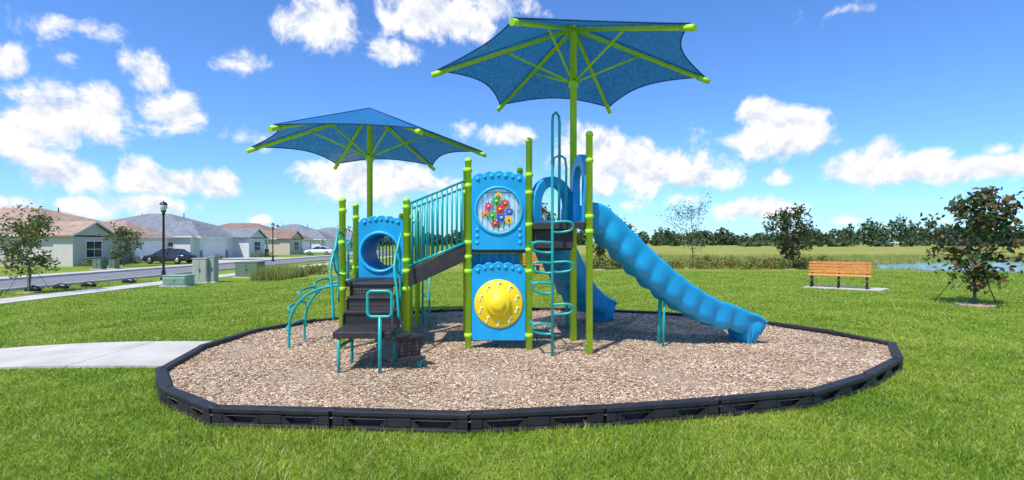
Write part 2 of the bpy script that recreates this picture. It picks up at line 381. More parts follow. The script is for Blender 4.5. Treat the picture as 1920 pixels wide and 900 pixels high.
GC={'r':pmat('gear_red',(.65,.03,.03),.4),'b':pmat('gear_blue',(.02,.10,.55),.4),'g':pmat('gear_green',(.03,.40,.08),.4),'y':pmat('gear_yellow',(.85,.55,.02),.4),'p':pmat('gear_pink',(.6,.05,.25),.4),'o':pmat('gear_orange',(.8,.22,.02),.4)}
gears=[(-.03,.13,.062,'g'),(.09,.10,.050,'r'),(-.14,.06,.052,'p'),(.02,.02,.058,'r'),(.15,-.02,.05,'b'),(-.09,-.07,.056,'g'),(.04,-.10,.058,'b'),(-.19,-.04,.042,'o'),(.14,-.13,.048,'y'),(.0,.21,.038,'y'),(-.05,-.18,.042,'r')]
for i,(gx,gy,R,c) in enumerate(gears):
    ol=[(R*(1+.26*math.cos(8*t))*math.cos(t),R*(1+.26*math.cos(8*t))*math.sin(t)) for t in [2*pi*k/64 for k in range(64)]]
    plate('flower_gear_%d'%i,ol,[],(cx+gx,6.885-.002*(i%3),2.05+gy),(1,0),.014,GC[c],ps,.003)
    lathe('gear_hub_%d'%i,(cx+gx,6.872,2.05+gy),[(R*.35,0),(R*.3,.01),(.003,.013)],GC['y' if c!='y' else 'r'],ps,12,'y')
    tube('flower_stem_%d'%i,[(cx+gx,6.898,2.05+gy),(cx+gx*.4,6.898,2.05-.24)],.005,GC['g'],ps,seg=5)
plate('music_panel',outline(.745,1.09),[],(cx,6.9,.235),(1,0),.05,BLUE,ps)
bubbles('bubbles_low',cx,6.875,1.32,.68)
YZ=.745
lathe('music_dome',(cx,6.872,YZ),[(.342,0),(.342,.012),(.325,.022),(.20,.035),(.175,.055),(.165,.085),(.14,.10),(.10,.105),(.09,.125),(.05,.135),(.01,.137)],YEL,ps,48,'y')
for i in range(10):
    a=2*pi*(i+.5)/10; X0=cx+.265*math.cos(a); Z0=YZ+.265*math.sin(a)
    g=[lathe_geo((X0-.012,6.842,Z0-.03),[(.017,0),(.015,.006)],10,'y'),tube_geo([(X0+.002,6.838,Z0-.03),(X0+.002,6.838,Z0+.04)],.006,6),tube_geo([(X0+.002,6.838,Z0+.04),(X0+.035,6.838,Z0+.022)],.008,6)]
    v,f=join_geo(g); mesh('music_note_%d'%i,v,f,PALE,ps,True)
v=[];f=[];m=26
for i in range(m+1):
    x=-.64+.74*i/m; o=.016*math.sin(i*pi/2)
    for (yy,zz) in ((7.05,MI-.075),(7.06+o,MI-.20),(7.12+o,MI-.32),(7.3+o,MI-.40),(7.6,MI-.42)): v.append((x,yy+o,zz))
for i in range(m):
    for k in range(4): a=i*5+k; f.append((a,a+5,a+6,a+1))
mesh('under_deck_trough',v,f,BLUE,ps,True)
tcx=-2.085; ty=7.84
plate('tunnel_panel',outline(.71,1.03),[circ(-.02,.45,.295)],(tcx,ty,1.0),(1,0),.05,BLUE,ps)
plate('tunnel_panel_rear',outline(.71,1.03),[circ(-.02,.45,.295)],(-2.16,8.92,1.0),(1,0),.05,BLUE,ps)
ring('tunnel_rim',tcx-.02,ty-.03,1.45,.31,.028,BLUE2); bubbles('bubbles_tunnel',tcx,ty-.025,2.03,.62)
P=[(tcx-.02-.07*i/30,ty-.01+1.06*i/30,1.45) for i in range(31)]
v,f=tube_geo(P,[.30+.012*math.sin(i*1.3) for i in range(31)],28); mesh('crawl_tunnel',v,f[:-2],BLUE,ps,True)
px0,px1=-2.05,-1.38
prism('transfer_platform',[(px0,5.6),(px1,5.6),(px1-.05,6.16),(px0-.05,6.16)],.50,.58,DECK,ps,.012)
zz=[.58,.74,.89,1.045]; yy=[6.15,6.45,6.75,6.93]
for i in range(3):
    xa,xb=-2.11-.055*i,-1.49-.06*i
    box('riser_%d'%i,xa+.03,xb-.03,yy[i],yy[i]+.02,zz[i]-.03,zz[i+1]-.036,PERF,ps)
    box('step_%d'%i,xa,xb,yy[i]-.02,yy[i+1]+.03,zz[i+1]-.035,zz[i+1]-.001*i,DECK,ps,.008)
    for sx in (xa-.012,xb+.002): box('stringer_%d'%i,sx,sx+.012,yy[i]-.01,yy[i+1]+.02,zz[i]-.10,zz[i+1]-.04,DECK,ps)
prism('corner_step_top',[(-1.36,5.68),(-1.04,5.86),(-1.36,6.16)],.46,.50,DECK,ps,.008)
prism('corner_step_body',[(-1.35,5.70),(-1.07,5.86),(-1.35,6.13)],.24,.455,PERF,ps,0,.85)
prism('corner_step_low',[(-1.33,5.66),(-1.02,5.80),(-1.15,5.92)],.22,.26,DECK,ps,.006)
tubes('platform_legs',[[(-1.99,5.63,.0),(-1.99,5.63,.52)],[(-1.99,6.1,.0),(-1.99,6.1,.52)],[(-1.45,6.1,.0),(-1.45,6.1,.52)],[(-1.10,5.86,.0),(-1.10,5.86,.25)],[(-1.99,5.64,.40),(-1.99,6.1,.40)],[(-1.33,6.1,.0),(-1.33,6.1,.5)]],.02,TEAL,ps)
tube('grab_post',[(-1.50,5.57,0),(-1.50,5.57,.76)],.021,TEAL,ps)
def rrect(x0,x1,z0,z1,y,r=.05):
    out=[]
    for (cx_,cz_,a0) in ((x1-r,z1-r,0),(x0+r,z1-r,90),(x0+r,z0+r,180),(x1-r,z0+r,270)):
        for k in range(6):
            a=math.radians(a0+k*18); out.append((cx_+r*math.cos(a),y,cz_+r*math.sin(a)))
    return out
tube('grab_loop',rrect(-1.64,-1.365,.76,1.05,5.57),.018,TEAL,ps,closed=True)
for nm,s,xx in (('right',1,-1.53),('left',-1,-2.36)):
    pts=[(xx,6.84,1.72),(xx+.02*s,6.72,1.74),(xx+.0*s,6.55,1.52),(xx+.0,6.38,1.28),(xx+.06,6.28,.95),(xx+.09,6.24,.62)]
    tube('handrail_'+nm,pts,.018,TEAL,ps,6)
    pts=[(xx,6.84,1.14),(xx,6.6,1.2),(xx+.0,6.5,1.35),(xx,6.5,1.5)]
    tube('handrail_low_'+nm,pts,.014,TEAL,ps,6)
    pts=[(xx+.01,6.60,1.57),(xx+.02,6.6,1.25),(xx+.03,6.6,.80)]
    tube('handrail_stay_'+nm,pts,.014,TEAL,ps,4)
def arc(y,dx=0,dz=0): return [(-3.17+dx,y,.0),(-3.17+dx,y,.35),(-3.12+dx,y,.62),(-2.95+dx,y,.83+dz),(-2.72+dx,y,.95+dz),(-2.45,y,1.0+dz)]
tube('climber_rail_near',arc(6.98),.02,TEAL,ps,6); tube('climber_rail_far',arc(7.55,-.02,.03),.02,TEAL,ps,6)
for i,(x,z) in enumerate(((-3.15,.30),(-3.13,.58),(-2.98,.80),(-2.76,.93))):
    tube('climber_rung_%d'%i,[(x,6.98,z),(x-.06,7.02,z+.10),(x-.06,7.5,z+.12),(x,7.55,z+.02)],.016,TEAL,ps,6)
tubes('climber_hand_bars',[catmull([(-2.43,6.98,1.0),(-2.50,6.96,1.4),(-2.44,6.93,1.7)],5),catmull([(-2.50,7.6,1.0),(-2.6,7.62,1.4),(-2.53,7.75,1.7)],5),catmull([(-2.30,6.86,1.1),(-2.27,6.80,1.45),(-2.36,6.86,1.72)],5)],.016,TEAL,ps)
tubes('rear_ladder',[[(-1.62,8.9,0),(-1.62,8.9,1.9)],[(-1.45,8.6,0),(-1.45,8.6,1.1)]]+[[(-1.62,8.9,z),(-1.45,8.6,z)] for z in (.35,.65,.95)],.018,TEAL,ps)
lx,ly=.535,6.50
tube('ladder_pole',[(lx,ly,0),(lx,ly,1.5),(lx,ly,3.20),(lx+.01,ly,3.29),(lx+.05,ly+.02,3.33),(lx+.09,ly+.05,3.29),(lx+.10,ly+.06,3.2),(lx+.10,ly+.08,2.4),(lx+.10,ly+.14,HI)],.019,TEAL,ps)
tube('ladder_handhold',[(lx,ly,2.50),(lx+.02,ly,2.72),(lx+.10,ly,2.76),(lx+.17,ly+.03,2.72),(lx+.19,ly+.05,2.6),(lx+.19,ly+.12,HI)],.016,TEAL,ps)
g=[]
for z in (1.60,1.33,1.06,.52): g.append(catmull([(lx,ly,z),(lx-.2,ly-.03,z+.01),(lx-.26,ly-.02,z-.03),(lx-.24,ly,z-.10),(lx-.12,ly+.02,z-.13),(lx,ly,z-.13)],5))
for z in (1.87,1.34,.78): g.append(catmull([(lx,ly,z),(lx+.2,ly-.03,z+.01),(lx+.27,ly-.02,z-.03),(lx+.25,ly,z-.10),(lx+.12,ly+.02,z-.13),(lx,ly,z-.13)],5))
for z in (1.60,.52,1.06): g.append([(lx-.24,ly-.02,z),(lx-.3,6.86,z)])
tubes('ladder_rungs',g,.016,TEAL,ps)
def hood(nm,p,q,top,bot,w,hw,parent):
    c=((p[0]+q[0])/2,(p[1]+q[1])/2,bot); H=top-bot
    R=w/2; out=[(-R,0),]+[( -R*math.cos(pi*i/28), H-R+R*math.sin(pi*i/28)) for i in range(29)]+[(R,0)]
    r=hw/2; zc=H-R
    hole=[(-r,.02)]+[(-r*math.cos(pi*i/24), zc+r*1.05*math.sin(pi*i/24)) for i in range(25)]+[(r,.02)]
    plate(nm,out,[hole],c,(q[0]-p[0],q[1]-p[1]),.11,BLUE,parent,.015)
# ---------------------------------------------------------------- slides
def slide(name,path,prof_mod,parent,halfw=.29,wall=.29):
    P=catmull(path,16); n=len(P); vs=[];fs=[]; s=0
    for i in range(n):
        t=(P[min(i+1,n-1)]-P[max(i-1,0)]).normalized()
        side=t.cross(Vector((0,0,1))).normalized(); up=side.cross(t).normalized(); up=(up*.6+Vector((0,0,1))*.4).normalized()
        if i: s+=(P[i]-P[i-1]).length
        ph=(s/.30)%1.0; sc_=math.sin(pi*ph)
        wl=wall*prof_mod(i/(n-1))[0]; drop=prof_mod(i/(n-1))[1]
        h=halfw; o=.055*sc_; lo=.055*sc_
        tp=wl-.012*(1-sc_)
        pr=[(-h-.03,tp-.01),(-h-.035,tp-.045),(-h+.012-o*.35,wl*.55+.02*sc_),(-h+.03-o,.03),(-h+.06,-.05-lo-drop),(0,-.09-drop),(h-.06,-.05-lo-drop),(h-.03+o,.03),(h-.012+o*.35,wl*.55+.02*sc_),(h+.035,tp-.045),(h+.03,tp-.01),(h,tp),(h-.03,wl-.03),(h-.05,.07),(h-.13,.01),(0,0),(-h+.13,.01),(-h+.05,.07),(-h+.03,wl-.03),(-h,tp)]
        for a,b in pr:
            v=P[i]+side*a+up*b
            if v.z<MZ-.02: v.z=MZ-.02
            vs.append(v)
    m=20
    for i in range(n-1):
        for k in range(m): fs.append((i*m+k,i*m+(k+1)%m,(i+1)*m+(k+1)%m,(i+1)*m+k))
    fs.append(tuple(range(m-1,-1,-1))); fs.append(tuple((n-1)*m+k for k in range(m)))
    return mesh(name,vs,fs,BLUE,parent,True)
s1=group('playground_slide',(2.3,7.2,MZ))
def pm1(t):
    w=1.0 if t<.72 else 1.0-(t-.72)*2.0
    d=0
    if abs(t-.90)<.075: d=.32*max(0,1-abs((t-.90)/.075)**2.5)
    return w,d
slide('chute',[(.99,7.01,1.88),(1.16,7.03,1.83),(1.42,7.07,1.59),(1.85,7.14,1.19),(2.3,7.22,.82),(2.7,7.30,.57),(3.0,7.36,.45),(3.3,7.42,.38),(3.5,7.46,.38),(3.66,7.49,.33)],pm1,s1)
hood('entry_hood',T1,T2,2.84,HI,.80,.50,s1)
tube('support_leg',[(2.18,7.30,.05),(2.2,7.28,.82)],.03,TEAL,s1)
tube('support_leg_b',[(2.18,7.08,.05),(2.2,7.08,.82)],.018,TEAL,s1)
s2=group('playground_slide',(.9,8.4,MZ))
slide('chute',[(.57,7.22,1.90),(.50,7.50,1.80),(.60,7.95,1.50),(.86,8.4,1.08),(1.12,8.8,.66),(1.38,9.15,.42),(1.65,9.45,.34),(1.78,9.6,.34)],pm1,s2)
hood('entry_hood',P2,T2,2.55,HI,.78,.52,s2)
tube('support_leg',[(.95,8.5,.05),(.95,8.5,.95)],.03,TEAL,s2)
# ---------------------------------------------------------------- shade umbrellas
def umbrella(x,y,ze,rise,R,rot,base):
    g=group('shade_umbrella',(x,y,base))
    za=ze+rise; rp=.052
    lathe('post',(x,y,0),[(rp,base),(rp,za-.10),(rp+.02,za-.10),(rp+.02,za-.02),(.02,za)],LIME,g,20)
    lathe('post_collar',(x,y,za-.95),[(rp,0),(rp+.022,.01),(rp+.022,.09),(rp,.1)],LIME,g,20)
    tips=[Vector((x+R*math.cos(rot+i*pi/3),y+R*math.sin(rot+i*pi/3),ze)) for i in range(6)]
    hub=Vector((x,y,za-.06)); arms=[];sl=[];br=[]
    for t in tips:
        d=(t-hub).normalized(); arms.append([hub,t+d*.03]); sl.append([t-d*.16,t+d*.035])
        m=hub.lerp(t,.5); br.append([Vector((x,y,za-.88)),m])
    tubes('arms',arms,.031,LIME,g,12); tubes('arm_sleeves',sl,.040,LIME,g,14); tubes('braces',br,.017,LIME,g,10)
    up=Vector((0,0,.05)); apex=Vector((x,y,za+.02)); V=[];Fc=[];NR=14;NS=14
    for k in range(6):
        a=tips[k]+up; b=tips[(k+1)%6]+up; o=len(V)
        for i in range(NR+1):
            r=i/NR
            for j in range(NS+1):
                s=j/NS; e=a.lerp(b,s); q=r*(1-.12*4*s*(1-s)*r**1.5)*.98
                p=apex.lerp(e,q); p.z-=.05*math.sin(pi*r)*4*s*(1-s)*.6
                V.append(p)
        for i in range(NR):
            for j in range(NS):
                c=o+i*(NS+1)+j; Fc.append((c,c+1,c+NS+2,c+NS+1))
        tube('hem_%d'%k,[V[o+NR*(NS+1)+j] for j in range(NS+1)],.010,HEM,g,seg=6)
        tube('seam_%d'%k,[V[o+i*(NS+1)]+Vector((0,0,.004)) for i in range(NR+1)],.007,HEM,g,seg=5)
    mesh('canopy_fabric',V,Fc,FAB,g,True)
    return g
umbrella(-2.6,8.97,3.24,.80,2.10,math.radians(6),MZ-.05)
umbrella(.933,7.46,4.105,.80,2.10,math.radians(4),MZ-.05)
# ---------------------------------------------------------------- benches
def bench(x,y,rz):
    g=group('park_bench',(x,y,gz(x)),rz)
    W=1.85
    for i in range(5): box('seat_slat_%d'%i,-W/2,W/2,-.25+.10*i,-.17+.10*i,.43+.004*i,.465+.004*i,WOOD,g,.006,False)
    for i in range(4):
        z=.52+.105*i; yb=.25+.035*i
        box('back_slat_%d'%i,-W/2,W/2,yb,yb+.035,z,z+.088,WOOD,g,.006,False)
    for i,xx in enumerate((-W/2+.12,0,W/2-.12)):
        tubes('frame_%d'%i,[[(xx,-.22,.40),(xx,.24,.41),(xx,.43,.92)],[(xx,-.18,.40),(xx,-.27,.02)],[(xx,.2,.40),(xx,.30,.02)],[(xx,-.34,.02),(xx,.36,.02)],[(xx,-.24,.12),(xx,.0,.33),(xx,.28,.12)]],.034,IRON,g,8,False)
    return g
bench(11.45,17.2,math.radians(-36))
PAD=[(10.3,17.4),(12.1,16.1),(13.0,16.9),(11.2,18.3)]
prism('concrete_pad',PAD,-.05,.03,CONC)
bench(1.35,25.5,math.radians(10))
# ---------------------------------------------------------------- foliage
LEAFM=island_mat('magnolia_leaves',[(0,(.025,.055,.015)),(.5,(.06,.11,.03)),(.75,(.15,.09,.04)),(1,(.26,.14,.06))],.4,.2)
LEAFG=island_mat('young_tree_leaves',[(0,(.06,.10,.025)),(.5,(.13,.19,.045)),(.85,(.20,.20,.06)),(1,(.28,.18,.08))],.6,.3)
LEAFD=island_mat('distant_foliage',[(0,(.028,.052,.025)),(.5,(.055,.09,.035)),(1,(.10,.135,.05))],.8)
SHRM=island_mat('shrub_leaves',[(0,(.07,.13,.025)),(.5,(.16,.23,.04)),(.75,(.30,.22,.08)),(1,(.42,.18,.07))],.7,.2)
REED=island_mat('tall_grass',[(0,(.17,.24,.04)),(.6,(.32,.36,.08)),(1,(.50,.46,.20))],.8,.2)
def leafquads(C,size,asp=.5,jit=.35):
    n=len(C); d=rng.normal(size=(n,3)); d/=np.linalg.norm(d,axis=1)[:,None]; e=rng.normal(size=(n,3)); e-=d*(e*d).sum(1)[:,None]; e/=np.linalg.norm(e,axis=1)[:,None]
    s=size*(1+rng.uniform(-jit,jit,n))[:,None]
    return np.stack([C-d*s,C+e*s*asp,C+d*s,C-e*s*asp],1)
def tree(name,x,y,h,cw,nleaf,ls,mat,bare=.3,seed=0,stakes=False,limbs=13,tr=.035,ring_=True):
    R=random.Random(seed); z0=gz(x); g=group(name,(x,y,z0)); 
    T=[(x+R.uniform(-.03,.03)*i,y+R.uniform(-.03,.03)*i,z0-.05+h*.93*i/6) for i in range(7)]
    Pc=catmull(T,4); rr=[tr*(1-.8*i/(len(Pc)-1)) for i in range(len(Pc))]
    geo=[tube_geo(Pc,rr,8)]; cl=[]
    for i in range(limbs):
        t=bare+(1-bare)*(i+.3)/limbs*.95; k=int(t*(len(Pc)-1)); b=Pc[k]; a=R.uniform(0,2*pi)+i*2.4
        prof=math.sin(pi*min(1,max(0.08,(t-bare)/(1-bare)))**.75)*.9+.18
        Ln=cw/2*prof*R.uniform(.6,1.2); rise=Ln*R.uniform(.5,1.1)
        m=b+Vector((math.cos(a)*Ln*.5,math.sin(a)*Ln*.5,rise*.35)); e=b+Vector((math.cos(a)*Ln,math.sin(a)*Ln,rise))
        q=catmull([b,m,e],4); geo.append(tube_geo(q,[max(.004,rr[k]*.5*(1-.8*j/(len(q)-1))) for j in range(len(q))],5))
        for j in range(4):
            w=q[2+R.randrange(len(q)-2)]; s=w+Vector((R.gauss(0,1),R.gauss(0,1),R.gauss(.3,.8)))*Ln*.28
            geo.append(tube_geo([w,s],.004+tr*.05,4)); cl.append(s)
        cl.append(e); cl.append(m.lerp(e,.5))
    cl.append(Pc[-1])
    v,f=join_geo(geo); mesh('trunk_and_limbs',v,f,BARK,g,True)
    cl=np.array([tuple(c) for c in cl]); idx=rng.integers(0,len(cl),nleaf); C=cl[idx]+rng.normal(0,cw*.045+ls*.45,(nleaf,3))
    bigmesh('leaves',leafquads(C,ls),4,mat,g)
    if ring_: lathe('mulch_ring',(x,y,z0),[(.42,.0),(.40,.03),(.2,.05),(.05,.06)],MB,g,16)
    if stakes:
        tubes('guy_lines',[[(x,y,z0+h*.42),(x+math.cos(a)*.8,y+math.sin(a)*.8,z0+.02)] for a in (.3,2.4,4.5)],.008,IRON,g,5)
    return g
tree('magnolia_tree',11.8,12.5,3.1,1.6,1700,.085,LEAFM,.2,3,True,22,.04)
tree('magnolia_tree',16.6,29.3,3.7,2.1,1700,.11,LEAFM,.2,8,False,20,.045)
tree('magnolia_tree',5.2,29,3.9,2.0,1200,.10,LEAFM,.2,9,False,16,.04)
tree('magnolia_tree',2.0,30,4.1,1.9,1200,.10,LEAFM,.2,12,False,16,.04)
tree('bare_young_tree',11.8,32,4.4,3.2,900,.06,LEAFG,.25,14,False,20,.045)
tree('oak_sapling',-20.2,20.5,3.25,2.3,2000,.075,LEAFG,.28,5,True,18,.045)
tree('oak_sapling',-34,43,3.5,2.5,1500,.10,LEAFG,.25,6,False,14,.05)
def clumps(name,pts,mat,nl,ls,parent=None):
    C=[]
    for (x,y,w,h) in pts:
        q=rng.normal(size=(nl,3)); q/=np.linalg.norm(q,axis=1)[:,None]; q*=rng.uniform(.55,1.05,(nl,1))
        C.append(np.stack([x+q[:,0]*w/2,y+q[:,1]*w/2,gz(x)+h*.5+q[:,2]*h*.5],1))
    return bigmesh(name,leafquads(np.concatenate(C),ls),4,mat,parent)
pts=[]
for i in range(80): 
    X=random.uniform(4.5,21); pts.append((X,30.5+random.uniform(-1.2,1.6),random.uniform(.6,1.3),random.uniform(.35,.85)))
for i in range(28): pts.append((random.uniform(-6,4),32+random.uniform(-1,1),random.uniform(.7,1.2),random.uniform(.4,.75)))
for i in range(14): pts.append((random.uniform(-13.6,-9.5),33+random.uniform(-2,1),random.uniform(.8,1.3),random.uniform(.5,.9)))
clumps('shrub_row',pts,SHRM,110,.07)
pts=[(x,42.3+random.uniform(-.3,.3),1.0,.9) for x in (-46,-44.5,-43,-41.5,-40)]+[(-37.6,y,1.0,.8) for y in (43.5,45,46.5,49,50.5)]+[(-36.2,y,1,.8) for y in (60.5,69,71,73)]
clumps('foundation_shrubs',pts,SHRM,120,.1)
def tufts(name,cx,cy,hh,nb,w,mat,spread=.2):
    cx=np.repeat(cx,nb); cy=np.repeat(cy,nb); n=len(cx); a=rng.uniform(0,2*pi,n); r=rng.uniform(0,spread,n); X=cx+r*np.cos(a)*1.3; Y=cy+r*np.sin(a)*1.3
    z=gzv(X); h=np.repeat(hh,nb)*rng.uniform(.6,1.1,n); t=rng.uniform(0,2*pi,n); ln=rng.uniform(0,.35,n)*h
    b0=np.stack([X-np.cos(t)*w,Y-np.sin(t)*w,z],1); b1=np.stack([X+np.cos(t)*w,Y+np.sin(t)*w,z],1); tp=np.stack([X+np.cos(a)*ln,Y+np.sin(a)*ln,z+h],1)
    return bigmesh(name,np.stack([b0,b1,tp],1),3,mat)
n1=2800; cx_=rng.uniform(-9,60,n1); cy_=rng.uniform(31.5,56,n1)
pond=[(22.5,30.5),(25,26.8),(31,25.2),(45,24.2),(70,23),(70,44),(45,42),(31,39),(24.5,34.5)]
k=~inside(cx_,cy_,pond,.02); tufts('field_grass',cx_[k],cy_[k],rng.uniform(.2,.6,k.sum()),14,.02,REED,.3)
mx=[];my=[]
for i in range(len(pond)):
    a=pond[i];b=pond[(i+1)%len(pond)]
    for t in np.arange(0,1,.5/math.dist(a,b)): mx.append(a[0]+(b[0]-a[0])*t+random.uniform(-.3,.3)); my.append(a[1]+(b[1]-a[1])*t+random.uniform(-.3,.3))
tufts('pond_reeds',np.array(mx),np.array(my),rng.uniform(.12,.35,len(mx)),16,.02,REED)
n1=160; tufts('ornamental_grass',rng.uniform(-14.3,-12.6,n1),rng.uniform(27,30,n1),rng.uniform(.6,.95,n1),30,.012,REED)
m,nt,b=newmat('pond_water'); b.inputs['Base Color'].default_value=(.05,.10,.14,1); b.inputs['Roughness'].default_value=.08
tc=nt.nodes.new('ShaderNodeTexCoord'); nn_=nt.nodes.new('ShaderNodeTexNoise'); nn_.inputs['Scale'].default_value=3; nn_.inputs['Detail'].default_value=4; nt.links.new(tc.outputs['Object'],nn_.inputs['Vector'])
bp=nt.nodes.new('ShaderNodeBump'); bp.inputs['Strength'].default_value=.25; bp.inputs['Distance'].default_value=.05; nt.links.new(nn_.outputs['Fac'],bp.inputs['Height']); nt.links.new(bp.outputs['Normal'],b.inputs['Normal'])
mesh('pond_water',[(p[0],p[1],.012) for p in [(q.x,q.y) for q in catmull([(a,b_,0) for a,b_ in pond],5,True)]],[tuple(range(len(pond)*5))],m)
C=[]
for i in range(430):
    X=random.uniform(-420,430); Yt=random.uniform(270,345)+abs(X)*.02; h=random.uniform(4.5,11)*(1+.3*math.sin(X*.03)+.15*math.sin(X*.11)); w=random.uniform(6,12)
    if X>150: h*=1.3
    q=rng.normal(size=(110,3)); q/=np.linalg.norm(q,axis=1)[:,None]; q*=rng.uniform(.5,1.05,(110,1))
    C.append(np.stack([X+q[:,0]*w/2,Yt+q[:,1]*w/2,h*.5+q[:,2]*h*.55],1))
for i in range(40):
    X=random.uniform(60,300);Yt=random.uniform(190,240); h=random.uniform(1.5,4)
    q=rng.normal(size=(40,3))*.35; C.append(np.stack([X+q[:,0]*6,Yt+q[:,1]*4,h*.4+q[:,2]*h],1))
bigmesh('tree_line',leafquads(np.concatenate(C),.95,.75),4,LEAFD)
# ---------------------------------------------------------------- lawn blades
def keep_lawn(X,Y):
    k=~inside(X,Y,BP,.0)
    k&=~((X<-4.1)&(Y>6.24)&(Y<7.86)); k&=~((X<-17.3)&(X>-19)); k&=~((X<-21.9)&(X>-28.1)); k&=~inside(X,Y,PAD,.02)
    return k
N=520000; u=rng.random(N); Y=2.6*(27/2.6)**u; X=rng.uniform(-1.12,1.12,N)*Y+rng.uniform(-.6,.6,N)
k=keep_lawn(X,Y); X=X[k];Y=Y[k]
patch2=.5+.5*np.sin(X*5.3+np.sin(Y*4.1+X)*1.9)*np.cos(Y*6.3-X*2.2)
k=rng.random(len(X))<(.62+.5*patch2); X=X[k];Y=Y[k];patch2=patch2[k];N=len(X)
patch=.5+.5*np.sin(X*1.7+np.sin(Y*2.1)*1.3)*np.cos(Y*1.3+X*.6)
h=rng.uniform(.014,.040,N)*(.65+.45*patch+.45*patch2)*np.where(rng.random(N)<.012,1.8,1); w=.0016+Y*.00075; t=rng.uniform(0,2*pi,N); a=rng.uniform(0,2*pi,N); ln=rng.uniform(.3,1.3,N)*h; z=gzv(X)
b0=np.stack([X-np.cos(t)*w,Y-np.sin(t)*w,z],1); b1=np.stack([X+np.cos(t)*w,Y+np.sin(t)*w,z],1); tp=np.stack([X+np.cos(a)*ln,Y+np.sin(a)*ln,z+h],1)
GR=island_mat('grass_blades',[(0,(.14,.25,.018)),(.4,(.26,.40,.028)),(.78,(.40,.51,.055)),(.91,(.54,.55,.15)),(1,(.68,.58,.32))],.6,.38,big=(.7,(.58,.74,.48),(1.28,1.10,1.3)))
bigmesh('lawn_grass',np.stack([b0,b1,tp],1),3,GR)
ex=[];ey=[]
for i in range(len(BP)):
    a=BP[i];b=BP[(i+1)%len(BP)]; d=Vector((b[0]-a[0],b[1]-a[1])); Lg=d.length; d/=Lg; nn=Vector((d.y,-d.x))
    for _ in range(int(Lg*42)):
        t=random.uniform(0,Lg); o=abs(random.gauss(0,.035))+.02
        if math.sin(t*5+i*2.1)+random.uniform(-1,1)>-.5: ex.append(a[0]+d.x*t+nn.x*o); ey.append(a[1]+d.y*t+nn.y*o)
ex=np.array(ex);ey=np.array(ey); tufts('edge_grass',ex,ey,rng.uniform(.03,.075,len(ex)),5,.003,GR,.03)
# ---------------------------------------------------------------- street furniture
def lamp(x,y,h):
    z=gz(x); g=group('street_lamp',(x,y,z))
    lathe('pole',(x,y,z),[(.17,0),(.17,.1),(.12,.18),(.10,.5),(.065,.6),(.055,h-.75),(.09,h-.72),(.09,h-.66),(.06,h-.62),(.13,h-.55),(.13,h-.5)],IRON,g,14)
    lathe('globe',(x,y,z),[(.11,h-.5),(.17,h-.38),(.19,h-.25),(.17,h-.16)],pmat('lamp_globe',(.6,.6,.55),.3),g,14)
    lathe('cap',(x,y,z),[(.20,h-.16),(.19,h-.12),(.12,h-.03),(.03,h+.0),(.015,h+.08)],IRON,g,14)
lamp(-19.6,27.6,4.4); lamp(-26.9,55.2,4.3)
CAB=pmat('cabinet_tan',(.36,.38,.31),.6,.08,3); GBX=pmat('cabinet_green',(.13,.19,.12),.6,.1,3); GBX2=pmat('transformer_sage',(.30,.42,.31),.6,.08,3)
def cabinet(x,y,w,d,h,mat,nm='utility_cabinet',vents=False):
    z=gz(x); g=group(nm,(x,y,z))
    box('pad',x-w/2-.1,x+w/2+.1,y-d/2-.1,y+d/2+.1,z-.05,z+.06,CONC,g,.01)
    box('body',x-w/2,x+w/2,y-d/2,y+d/2,z+.061,z+h,mat,g,.02); box('lid',x-w/2-.025,x+w/2+.025,y-d/2-.025,y+d/2+.025,z+h+.001,z+h+.045,mat,g,.012)
    box('door_left',x-w/2+.03,x-.01,y-d/2-.018,y-d/2-.003,z+.10,z+h-.05,mat,g,.005); box('door_right',x+.01,x+w/2-.03,y-d/2-.018,y-d/2-.003,z+.10,z+h-.05,mat,g,.005)
    box('handle',x+.03,x+.06,y-d/2-.04,y-d/2-.019,z+h*.45,z+h*.6,IRON,g)
    if vents:
        for i in range(5): box('vent_%d'%i,x-w/2+.05,x+w/2-.05,y-d/2-.036,y-d/2-.0185,z+.12+i*.065,z+.15+i*.065,mat,g)
cabinet(-16.25,25.8,.75,.6,1.25,CAB); cabinet(-15.75,25.9,.3,.4,1.35,CAB)
cabinet(-16.1,23.7,1.1,.7,.5,GBX2,'transformer_box',True); cabinet(-15.9,29.8,1.35,.9,.9,GBX,'transformer_box')
cabinet(-32.6,38.8,.7,.6,.75,GBX,'transformer_box'); cabinet(-31.7,39.1,.5,.5,.7,GBX)
for (x,y) in ((-20.6,22.4),(-20.2,23.4),(-20.4,19.2),(-20.0,25.6),(-20.7,21.2)):
    g=group('sandbag',(x,y,-.5)); P=[(x-.35,y,-.45),(x-.2,y+.02,-.42),(x,y,-.38),(x+.22,y-.02,-.42),(x+.36,y,-.46)]
    v,f=tube_geo(catmull(P,3),[.05,.1,.12,.13,.14,.14,.15,.14,.13,.12,.11,.08,.04],10); mesh('bag',v,f,IRON,g,True)
    tube('tie',[(x+.34,y,-.45),(x+.42,y,-.36),(x+.46,y+.02,-.30)],.015,IRON,g,4)
